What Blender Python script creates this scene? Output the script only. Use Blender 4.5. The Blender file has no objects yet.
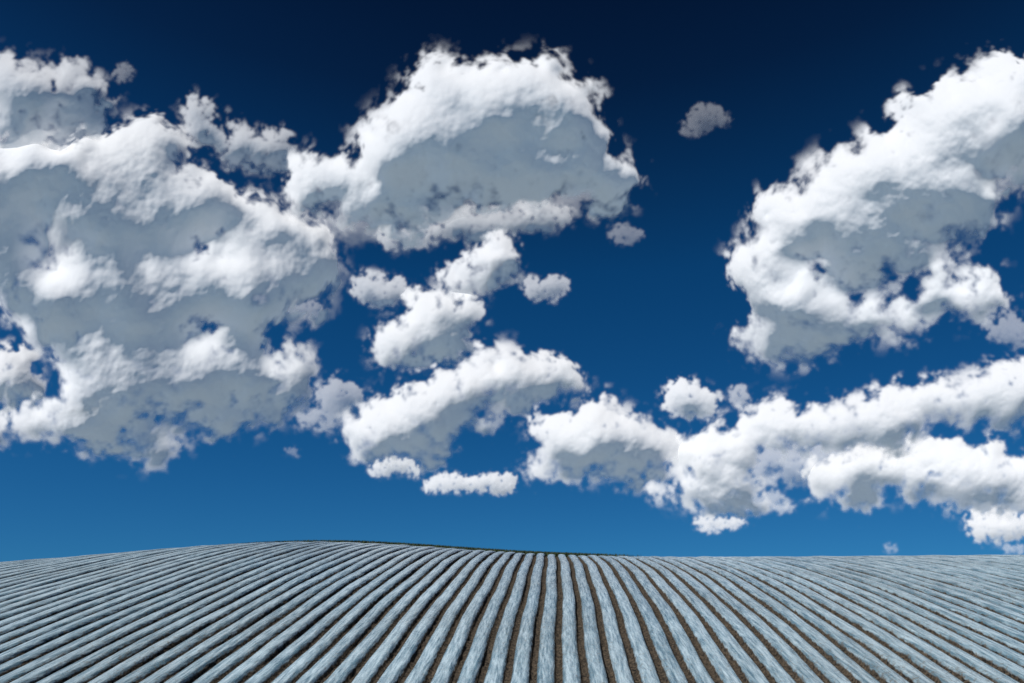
import bpy, math, random
import numpy as np
from mathutils import Vector, Euler, Matrix
rng=np.random.default_rng(3)
scene=bpy.context.scene
scene.view_settings.view_transform='Standard'
scene.view_settings.look='None'
scene.view_settings.exposure=0
F=683.0
EYE=1.6
# ---------- camera
cd=bpy.data.cameras.new("camera"); cam=bpy.data.objects.new("camera",cd)
scene.collection.objects.link(cam); scene.camera=cam
cd.sensor_width=36; cd.lens=36*F/1024; cd.clip_end=60000; cd.clip_start=0.1
pitch=math.atan(223.5/F)
cam.location=(0,0,EYE)
cam.rotation_euler=Euler((math.pi/2+pitch,0,math.radians(3.6)),'XYZ')
R=cam.rotation_euler.to_matrix()
# ---------- sun / sky
SUN_EL=math.radians(52); SUN_AZ=math.radians(-132)
sd=Vector((math.sin(SUN_AZ)*math.cos(SUN_EL),math.cos(SUN_AZ)*math.cos(SUN_EL),math.sin(SUN_EL)))
sl=bpy.data.lights.new("sun",'SUN'); sl.energy=4.8; sl.angle=math.radians(.5); sl.color=(1,.97,.925)
so=bpy.data.objects.new("sun",sl); scene.collection.objects.link(so)
so.rotation_euler=(-sd).to_track_quat('-Z','Y').to_euler()

class NT:
    def __init__(s,t): s.t=t
    def n(s,typ,**k):
        nd=s.t.nodes.new(typ)
        for a,b in k.items(): setattr(nd,a,b)
        return nd
    def l(s,a,b): s.t.links.new(a,b)
    def setin(s,inp,v):
        if isinstance(v,bpy.types.NodeSocket): s.l(v,inp)
        else: inp.default_value=v
    def m(s,op,a,b=None,c=None,clamp=False):
        nd=s.n('ShaderNodeMath',operation=op,use_clamp=clamp); s.setin(nd.inputs[0],a)
        if b is not None: s.setin(nd.inputs[1],b)
        if c is not None: s.setin(nd.inputs[2],c)
        return nd.outputs[0]
    def vm(s,op,a,b=None,out=0):
        nd=s.n('ShaderNodeVectorMath',operation=op); s.setin(nd.inputs[0],a)
        if b is not None: s.setin(nd.inputs[1],b)
        return nd.outputs[out]
    def mr(s,v,a,b,c=0.,d=1.):
        nd=s.n('ShaderNodeMapRange'); nd.clamp=True
        s.setin(nd.inputs[0],v)
        for i,q in enumerate((a,b,c,d)): s.setin(nd.inputs[i+1],q)
        return nd.outputs[0]
    def noise(s,vec,scale,detail=4,rough=.55,dist=0.):
        nd=s.n('ShaderNodeTexNoise'); s.setin(nd.inputs['Vector'],vec)
        nd.inputs['Scale'].default_value=scale; nd.inputs['Detail'].default_value=detail
        nd.inputs['Roughness'].default_value=rough; nd.inputs['Distortion'].default_value=dist
        return nd.outputs[0]
    def mix(s,f,a,b,bt='MIX'):
        nd=s.n('ShaderNodeMix',data_type='RGBA',blend_type=bt); s.setin(nd.inputs[0],f); s.setin(nd.inputs[6],a); s.setin(nd.inputs[7],b)
        return nd.outputs[2]

w=bpy.data.worlds.new("World"); scene.world=w; w.use_nodes=True
W=NT(w.node_tree); bg=w.node_tree.nodes['Background']
tc=W.n('ShaderNodeTexCoord').outputs['Generated']
st=W.n('ShaderNodeTexSky',sky_type='NISHITA'); st.sun_disc=False
st.sun_elevation=SUN_EL; st.sun_rotation=SUN_AZ; st.altitude=0; st.air_density=1; st.dust_density=0.0; st.ozone_density=4
sx=W.n('ShaderNodeSeparateXYZ'); W.l(tc,sx.inputs[0])
W.l(W.vm('NORMALIZE',W.vm('ADD',tc,(0,0,.12))),st.inputs[0])
ramp=W.n('ShaderNodeValToRGB'); W.l(sx.outputs[2],ramp.inputs[0])
cr=ramp.color_ramp; cr.interpolation='LINEAR'
stops=[(0,(.09,.37,.60)),(.18,(.05,.33,.55)),(.40,(.03,.28,.48)),(.62,(.02,.10,.19)),(.75,(.012,.05,.105))]
cr.elements[0].position=0; cr.elements[1].position=stops[-1][0]
for i,(p,c) in enumerate(stops):
    e=cr.elements[0] if i==0 else (cr.elements[len(cr.elements)-1] if i==len(stops)-1 else cr.elements.new(p))
    e.color=(*c,1)
W.l(W.mix(1.,st.outputs[0],ramp.outputs[0],'MULTIPLY'),bg.inputs[0])
bg.inputs['Strength'].default_value=0.1

# ---------- terrain
SP=0.88
ys_k=np.array([-400,-60,0,15,22,28,64,90,140,300,900.]); sl_k=np.array([0,0,-.19,-.19,.21,.20,0.004,-.09,-.06,-.01,0.])
yt=np.linspace(-400,900,13001); slp=np.interp(yt,ys_k,sl_k); zt=np.concatenate([[0],np.cumsum((slp[1:]+slp[:-1])/2*0.1)])
zt-=np.interp(0,yt,zt)
def sm(a,b,x):
    t=np.clip((x-a)/(b-a),0,1); return t*t*(3-2*t)
def height(x,y):
    z=np.interp(y,yt,zt)
    z=z+1.35*np.exp(-((x+22)/17)**2)*np.exp(-((y-65)/23)**2)
    z=z-1.1*sm(-26,-74,x)*sm(20,58,y)
    z=z+0.25*sm(5,60,x)*sm(25,62,y)
    return z
def rowcoord(x,y):
    return (x+0.10*np.sin(y*.11+x*.05)+0.03*np.sin(y*.47+x*.31)+.012*np.sin(y*1.3+x*2.1))/SP
xs=np.concatenate([-np.geomspace(6000,92,22),np.arange(-90,82,.055),np.geomspace(84,6000,22)])
ys=np.concatenate([-np.geomspace(3000,12,12),np.arange(-10,20,.6),np.arange(20,86,.2),np.arange(86,150,1.5),np.geomspace(152,9000,20)])
X,Y=np.meshgrid(xs,ys)
U=rowcoord(X,Y)
Z=height(X,Y)
rowid=np.floor(U)
fr=np.abs((U-rowid)-.5)*2
bed=1-sm(.56,.82,fr)
crown=.035*(1-(fr/.6)**2)*(fr<.6)
rh=.025*np.sin(rowid*2.3+Y*.21)+.015*np.sin(rowid*5.1+Y*.6)
mask=(np.abs(X)<95)*(Y>-12)*(Y<160)
clod=rng.normal(0,1,X.shape)
clod=(clod+np.roll(clod,1,1)+np.roll(clod,1,0)+np.roll(clod,-1,1))/2
Z=Z+mask*((.20+rh)*bed+crown+(1-bed)*clod*.016+bed*clod*.002)-.1
ny,nx=X.shape
def gridmesh(name,co,q,smooth=True):
    me=bpy.data.meshes.new(name)
    me.vertices.add(len(co)); me.vertices.foreach_set("co",co.astype(np.float32).ravel())
    q=q.astype(np.int32)
    me.loops.add(q.size); me.loops.foreach_set("vertex_index",q.ravel())
    me.polygons.add(len(q)); me.polygons.foreach_set("loop_start",np.arange(0,q.size,q.shape[1],dtype=np.int32))
    me.polygons.foreach_set("use_smooth",np.full(len(q),smooth,dtype=bool))
    me.update(calc_edges=True)
    return me
idx=np.arange(ny*nx).reshape(ny,nx)
q=np.stack([idx[:-1,:-1],idx[:-1,1:],idx[1:,1:],idx[1:,:-1]],-1).reshape(-1,4)
me=gridmesh("field",np.stack([X,Y,Z],-1).reshape(-1,3),q)
at=me.attributes.new("rowu",'FLOAT','POINT'); at.data.foreach_set("value",U.ravel().astype(np.float32))
fo=bpy.data.objects.new("field",me); scene.collection.objects.link(fo)
mat=bpy.data.materials.new("film_and_soil"); mat.use_nodes=True
T=NT(mat.node_tree); P=mat.node_tree.nodes['Principled BSDF']
a=T.n('ShaderNodeAttribute',attribute_name='rowu')
geo=T.n('ShaderNodeNewGeometry'); pos=geo.outputs['Position']
f=T.m('FRACT',a.outputs['Fac']); f=T.m('MULTIPLY',T.m('ABSOLUTE',T.m('SUBTRACT',f,.5)),2.)
n1=T.noise(pos,3.0,4); n2=T.noise(pos,9,4,.6); n3=T.noise(pos,.12,3)
n4=T.noise(T.vm('MULTIPLY',pos,(3.4,.22,1)),3.0,5,.62)
rid_=T.m('FLOOR',a.outputs['Fac']); wnz=T.n('ShaderNodeTexWhiteNoise',noise_dimensions='1D'); T.l(rid_,wnz.inputs['W'])
fe=T.m('ADD',f,T.m('MULTIPLY',T.m('SUBTRACT',n1,.5),.18))
film=T.mr(fe,.70,.63)
dirt=T.mr(T.m('ADD',T.m('ADD',n2,T.m('MULTIPLY',n3,.25)),T.m('MULTIPLY',f,.12)),.71,.83)
film=T.m('MULTIPLY',film,T.m('SUBTRACT',1,T.m('MULTIPLY',dirt,.65)))
soil=T.mix(T.mr(n2,.36,.64),(.009,.009,.009,1),(.092,.072,.052,1))
ff=T.m('ADD',T.m('MULTIPLY',n4,1.),T.m('MULTIPLY',T.m('SUBTRACT',wnz.outputs[0],.5),.08))
ff=T.m('SUBTRACT',ff,T.m('MULTIPLY',T.mr(f,.20,.65),.12))
filmc=T.mix(T.mr(ff,.30,.62),(.10,.20,.265,1),(.52,.67,.75,1))  # dusty to clear film; pale streaks are highlights put into the colour
filmc=T.mix(T.mr(n3,.35,.65),filmc,T.mix(.22,filmc,(.13,.14,.13,1)))
T.l(T.mix(film,soil,filmc),P.inputs['Base Color'])
T.l(T.mr(film,0,1,.95,.2),P.inputs['Roughness'])
T.l(T.mr(film,0,1,.1,1.0),P.inputs['Specular IOR Level'])
T.l(T.mr(film,0,1,0,.15),P.inputs['Metallic'])
st2=T.vm('MULTIPLY',pos,(1,.22,1)); wn=T.noise(st2,6,4,.55)
bp=T.n('ShaderNodeBump'); bp.inputs['Strength'].default_value=.8; bp.inputs['Distance'].default_value=.10
T.l(wn,bp.inputs['Height']); T.l(bp.outputs[0],P.inputs['Normal'])
me.materials.append(mat)

# grass verge on the crest
N=60000
gx=rng.uniform(-46,8,N); gy=rng.uniform(64.5,68,N); keep=rng.random(N)<(sm(-46,-28,gx)*sm(8,0,gx)); gx=gx[keep]; gy=gy[keep]; N=len(gx)
gz=height(gx,gy); h=rng.uniform(.1,.42,N); an=rng.uniform(0,math.pi,N); wd=.05
dx=np.cos(an)*wd; dy=np.sin(an)*wd; lx=rng.normal(0,.06,N); ly=rng.normal(0,.06,N)
v=np.stack([np.stack([gx-dx,gy-dy,gz-.1],-1),np.stack([gx+dx,gy+dy,gz-.1],-1),np.stack([gx+lx,gy+ly,gz+h],-1)],1).reshape(-1,3)
gm=gridmesh("grass_verge",v,np.arange(3*N).reshape(N,3),False)
go=bpy.data.objects.new("grass_verge",gm); scene.collection.objects.link(go)
gmat=bpy.data.materials.new("grass"); gmat.use_nodes=True
Gt=NT(gmat.node_tree); gp=gmat.node_tree.nodes['Principled BSDF']
gg=Gt.n('ShaderNodeNewGeometry').outputs['Position']
Gt.l(Gt.mix(Gt.mr(Gt.noise(gg,1.5),.35,.65),(.02,.035,.010,1),(.045,.07,.02,1)),gp.inputs['Base Color']); gp.inputs['Roughness'].default_value=.8
gm.materials.append(gmat)

# ---------- clouds
cm=bpy.data.materials.new("cloud_vapour"); cm.use_nodes=True
C=NT(cm.node_tree); cm.node_tree.nodes.remove(cm.node_tree.nodes['Principled BSDF'])
dens=C.n('ShaderNodeAttribute',attribute_name='cover').outputs['Fac']
df=C.n('ShaderNodeBsdfDiffuse'); df.inputs['Color'].default_value=(.575,.575,.575,1)
em=C.n('ShaderNodeEmission'); em.inputs['Color'].default_value=(.064,.084,.120,1); em.inputs['Strength'].default_value=1  # small glow added to imitate light scattered inside the cloud
ad=C.n('ShaderNodeAddShader'); C.l(df.outputs[0],ad.inputs[0]); C.l(em.outputs[0],ad.inputs[1])
tr=C.n('ShaderNodeBsdfTransparent'); mx=C.n('ShaderNodeMixShader')
C.l(dens,mx.inputs[0]); C.l(tr.outputs[0],mx.inputs[1]); C.l(ad.outputs[0],mx.inputs[2])
C.l(mx.outputs[0],cm.node_tree.nodes['Material Output'].inputs['Surface'])

def fftnoise(ny,nx,beta,lo,hi,r):
    fy=np.fft.fftfreq(ny)[:,None]; fx=np.fft.rfftfreq(nx)[None]
    k=np.sqrt(fx*fx+fy*fy); k[0,0]=1
    amp=k**(-beta/2-.5)/(1+(1/(hi*k))**4)*np.exp(-(k*lo)**2*.5)
    s=np.fft.rfft2(r.normal(size=(ny,nx)))*amp; s[0,0]=0
    o=np.fft.irfft2(s,s=(ny,nx)); return o/o.std()
def blur(a,s):
    ny,nx=a.shape
    fy=np.fft.fftfreq(ny)[:,None]; fx=np.fft.rfftfreq(nx)[None]
    return np.fft.irfft2(np.fft.rfft2(a)*np.exp(-2*(math.pi*s)**2*(fx*fx+fy*fy)),s=(ny,nx))
def bil(a,x,y):
    ny,nx=a.shape; x=np.clip(x,0,nx-1.001); y=np.clip(y,0,ny-1.001)
    i=x.astype(int); j=y.astype(int); u=x-i; v=y-j
    return (a[j,i]*(1-u)+a[j,i+1]*u)*(1-v)+(a[j+1,i]*(1-u)+a[j+1,i+1]*u)*v
def cloud(blobs,depth,seed,res=1.0,soft=1.0,rag=1.0,op=1.0,grow=0.,name="cloud"):
    r=np.random.default_rng(seed)
    B=np.array(blobs,float); pad=58
    x0=(B[:,0]-B[:,2]).min()-pad; x1=(B[:,0]+B[:,2]).max()+pad
    y0=(B[:,1]-B[:,3]).min()-pad; y1=(B[:,1]+B[:,3]).max()+pad
    nx=int((x1-x0)/res); ny=int((y1-y0)/res)
    H=np.zeros((ny,nx))
    def ell(cx,cy,cz,rx,ry,rz):
        cx=(cx-x0)/res; cy=(cy-y0)/res; ax=rx/res; ay=ry/res
        i0=max(0,int(cx-ax)); i1=min(nx,int(cx+ax)+2); j0=max(0,int(cy-ay)); j1=min(ny,int(cy+ay)+2)
        if i1<=i0 or j1<=j0: return
        gx=(np.arange(i0,i1)-cx)/ax; gy=(np.arange(j0,j1)-cy)/ay
        d=1-(gx[None]**2+gy[:,None]**2)
        z=np.where(d>0,cz+rz*np.sqrt(np.maximum(d,0)),0)
        np.maximum(H[j0:j1,i0:i1],z,out=H[j0:j1,i0:i1])
    def kids(p,n,fmin,fmax,out=.9):
        L=[]
        for (cx,cy,cz,rx,ry,rz) in p:
            m=min(rx,ry); k=max(3,int(n*rx*ry/(m*m)))
            for _ in range(k):
                t=r.uniform(0,2*math.pi); q=math.sqrt(r.uniform(0,1))*out
                fs=r.uniform(fmin,fmax)*m
                yy=math.sin(t)*q
                if yy>0: yy*=.85; fs*=1-.35*yy
                L.append((cx+math.cos(t)*q*rx,cy+yy*ry,cz+rz*math.sqrt(max(0,1-q*q))*.85,fs,fs*.88,fs))
        return L
    L0=[(b[0],b[1],r.uniform(-.2,.3)*min(b[2],b[3]),b[2]*.86,b[3]*.86,min(b[2],b[3])*.9) for b in B]
    L1=kids(L0,9,.28,.55,.95); L2=kids(L1,7,.3,.5,.95)
    L2=[s for s in L2 if s[3]>1.5]
    for L in (L0,L1,L2):
        for s in L: ell(*s)
    wx=fftnoise(ny,nx,2.6,3,70/res,r); wy=fftnoise(ny,nx,2.6,3,70/res,r)
    jj,ii=np.mgrid[0:ny,0:nx].astype(float)
    mr_=np.minimum(B[:,2],B[:,3]).max()
    wa=min(7,mr_*.25)/res
    H=bil(H,ii+wx*wa,jj+wy*wa)
    M=(H>0).astype(float)
    sg=min(9,max(2.4,mr_*.26))/res
    n1=fftnoise(ny,nx,2.5,2.6,5.5*sg,r); n2=fftnoise(ny,nx,1.8,2.4,12/res,r); nl=fftnoise(ny,nx,2.5,20,140/res,r)
    Dm=blur(M,sg); Dw=blur(M,sg*1.8)
    gy_,gx_=np.gradient(blur(M,sg*3)); gl=np.sqrt(gx_**2+gy_**2)+4e-3
    under=sm(-.2,.8,-gy_/gl)
    g=(Dm-.5)*2+grow+.34*rag*n1+.02*n2
    wdt=np.clip(1.15+.45*nl+1.1*under,.7,2.5)*soft
    alpha=sm(0,1,(g+.22+wdt*.38)/wdt)
    # torn veils drifting off the body
    wis=.50*sm(.15,1.7,Dm*1.6+.60*n1+.04*n2+.15*nl)*soft
    veil=.40*sm(.25,1.35,Dw*1.1+.42*n1+.25*nl)*sm(.02,.35,Dw)
    alpha=1-(1-alpha*sm(0,.3,Dm))*(1-np.clip(wis,0,.6)*.8*sm(0,.3,Dm))*(1-veil)
    alpha=blur(np.clip(alpha*op,0,1),.7/res)
    alpha=np.clip(alpha,0,1)
    e=12
    rmp=np.clip(np.arange(nx)/e,0,1)*np.clip((nx-1-np.arange(nx))/e,0,1); rmy=np.clip(np.arange(ny)/e,0,1)*np.clip((ny-1-np.arange(ny))/e,0,1)
    alpha*=rmp[None]*rmy[:,None]
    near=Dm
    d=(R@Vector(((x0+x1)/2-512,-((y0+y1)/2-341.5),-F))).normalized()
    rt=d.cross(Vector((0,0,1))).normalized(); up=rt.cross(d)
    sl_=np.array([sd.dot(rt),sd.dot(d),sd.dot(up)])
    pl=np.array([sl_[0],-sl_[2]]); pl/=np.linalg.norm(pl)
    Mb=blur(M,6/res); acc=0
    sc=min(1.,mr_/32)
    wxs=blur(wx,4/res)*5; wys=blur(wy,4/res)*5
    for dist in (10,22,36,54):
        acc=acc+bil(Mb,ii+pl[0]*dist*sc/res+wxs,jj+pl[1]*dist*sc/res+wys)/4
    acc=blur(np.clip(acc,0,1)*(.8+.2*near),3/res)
    b3=blur(H,3.4/res); b8=blur(H,8/res)
    S=.05*blur(H,2.2/res)+.24*b3+.50*b8+.60*blur(H,16/res)+blur(M,30/res)*42+n1*.6*near*sg*res/9
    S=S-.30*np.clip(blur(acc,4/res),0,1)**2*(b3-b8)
    cosz=-(R.inverted()@d).z; s=depth*cosz/F
    px=x0+ii*res-512; py=-(y0+jj*res-341.5)
    Rn=np.array(R); rays=np.stack([px,py,np.full_like(px,-F)],-1)@Rn.T
    dn=np.array(d); t=depth/(rays@dn)
    Pw=rays*t[...,None]
    lx_=Pw@np.array(rt); lz=Pw@np.array(up)
    front=np.stack([lx_,-S*s,lz],-1).reshape(-1,3)
    # bent normals: light scattered in the cloud is put in by leaning sunward;
    # self-shade is put in too: the lean fades with cloud cover towards the sun
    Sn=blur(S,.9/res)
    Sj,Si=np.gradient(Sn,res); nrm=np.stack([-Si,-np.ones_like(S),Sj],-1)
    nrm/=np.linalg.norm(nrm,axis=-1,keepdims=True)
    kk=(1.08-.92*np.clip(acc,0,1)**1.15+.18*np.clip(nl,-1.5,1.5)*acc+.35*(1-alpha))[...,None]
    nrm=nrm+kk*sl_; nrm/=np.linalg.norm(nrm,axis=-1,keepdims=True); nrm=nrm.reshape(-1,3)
    ok=alpha>.004
    idx=np.arange(ny*nx).reshape(ny,nx)
    qk=ok[:-1,:-1]|ok[:-1,1:]|ok[1:,1:]|ok[1:,:-1]
    q=np.stack([idx[1:,:-1],idx[1:,1:],idx[:-1,1:],idx[:-1,:-1]],-1)[qk]
    used=np.unique(q); remap=np.full(ny*nx,-1); remap[used]=np.arange(len(used))
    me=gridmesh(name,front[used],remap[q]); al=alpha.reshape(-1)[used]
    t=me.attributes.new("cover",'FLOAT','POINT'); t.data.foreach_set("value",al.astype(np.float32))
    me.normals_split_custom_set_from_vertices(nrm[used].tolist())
    me.materials.append(cm)
    ob=bpy.data.objects.new(name,me); scene.collection.objects.link(ob)
    ob.location=Vector((0,0,EYE))+d*depth
    ob.rotation_euler=Matrix((rt,d,up)).transposed().to_euler()
    ob.visible_shadow=False
    return ob
A=[(-10,190,50,50),(50,185,60,40),(125,185,60,36),(150,150,40,24),(178,215,60,42),(110,230,60,40),(250,235,50,28),(300,245,34,28),
   (60,300,70,40),(150,295,80,50),(235,290,60,45),(0,250,45,40),(120,350,65,35),(120,385,70,30),(200,365,60,30),(265,375,50,24),(60,418,66,18),(140,440,50,14),(-5,425,50,12),(225,415,60,14),(300,285,30,36)]
A2=[(25,95,44,30),(80,95,32,22),(20,140,36,20),(70,125,30,14)]
A3=[(250,146,38,18),(205,135,25,14),(200,108,12,14),(285,160,20,9)]
Bc=[(480,115,82,52),(540,110,58,46),(430,145,72,45),(345,180,52,24),(390,205,50,26),(500,170,85,36),(570,165,45,34),(612,188,30,22),(315,180,24,18)]
B2=[(470,225,60,16),(530,215,40,14),(400,238,30,10)]
Fc=[(1010,98,50,40),(950,128,60,40),(1010,145,50,46),(890,172,62,40),(930,200,70,46),(830,215,60,42),(870,245,60,32),(775,262,46,36),(800,300,50,34),(790,338,44,20),(870,315,70,20),(960,295,58,20)]
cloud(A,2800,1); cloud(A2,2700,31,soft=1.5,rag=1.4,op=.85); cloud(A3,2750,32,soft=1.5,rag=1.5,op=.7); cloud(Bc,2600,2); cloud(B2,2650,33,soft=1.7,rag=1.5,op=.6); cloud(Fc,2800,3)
C1=[(498,260,38,24),(465,285,26,14)]
C2=[(435,316,48,26),(405,342,40,20),(440,345,26,16)]
D=[(540,376,46,22),(485,388,52,30),(430,408,52,30),(375,432,42,28),(420,440,40,20)]
E=[(600,440,70,28),(565,432,38,22),(640,455,42,24),(580,470,48,14),(600,418,36,16)]
Gc=[(1010,395,60,28),(940,402,60,20),(860,425,70,24),(780,430,70,24),(720,455,50,24),(720,492,60,18),(670,490,30,10)]
Gd=[(880,470,85,22),(970,475,80,28),(1010,500,60,14),(850,492,50,10)]
G2=[(800,465,60,16),(900,450,60,12),(760,500,30,8)]
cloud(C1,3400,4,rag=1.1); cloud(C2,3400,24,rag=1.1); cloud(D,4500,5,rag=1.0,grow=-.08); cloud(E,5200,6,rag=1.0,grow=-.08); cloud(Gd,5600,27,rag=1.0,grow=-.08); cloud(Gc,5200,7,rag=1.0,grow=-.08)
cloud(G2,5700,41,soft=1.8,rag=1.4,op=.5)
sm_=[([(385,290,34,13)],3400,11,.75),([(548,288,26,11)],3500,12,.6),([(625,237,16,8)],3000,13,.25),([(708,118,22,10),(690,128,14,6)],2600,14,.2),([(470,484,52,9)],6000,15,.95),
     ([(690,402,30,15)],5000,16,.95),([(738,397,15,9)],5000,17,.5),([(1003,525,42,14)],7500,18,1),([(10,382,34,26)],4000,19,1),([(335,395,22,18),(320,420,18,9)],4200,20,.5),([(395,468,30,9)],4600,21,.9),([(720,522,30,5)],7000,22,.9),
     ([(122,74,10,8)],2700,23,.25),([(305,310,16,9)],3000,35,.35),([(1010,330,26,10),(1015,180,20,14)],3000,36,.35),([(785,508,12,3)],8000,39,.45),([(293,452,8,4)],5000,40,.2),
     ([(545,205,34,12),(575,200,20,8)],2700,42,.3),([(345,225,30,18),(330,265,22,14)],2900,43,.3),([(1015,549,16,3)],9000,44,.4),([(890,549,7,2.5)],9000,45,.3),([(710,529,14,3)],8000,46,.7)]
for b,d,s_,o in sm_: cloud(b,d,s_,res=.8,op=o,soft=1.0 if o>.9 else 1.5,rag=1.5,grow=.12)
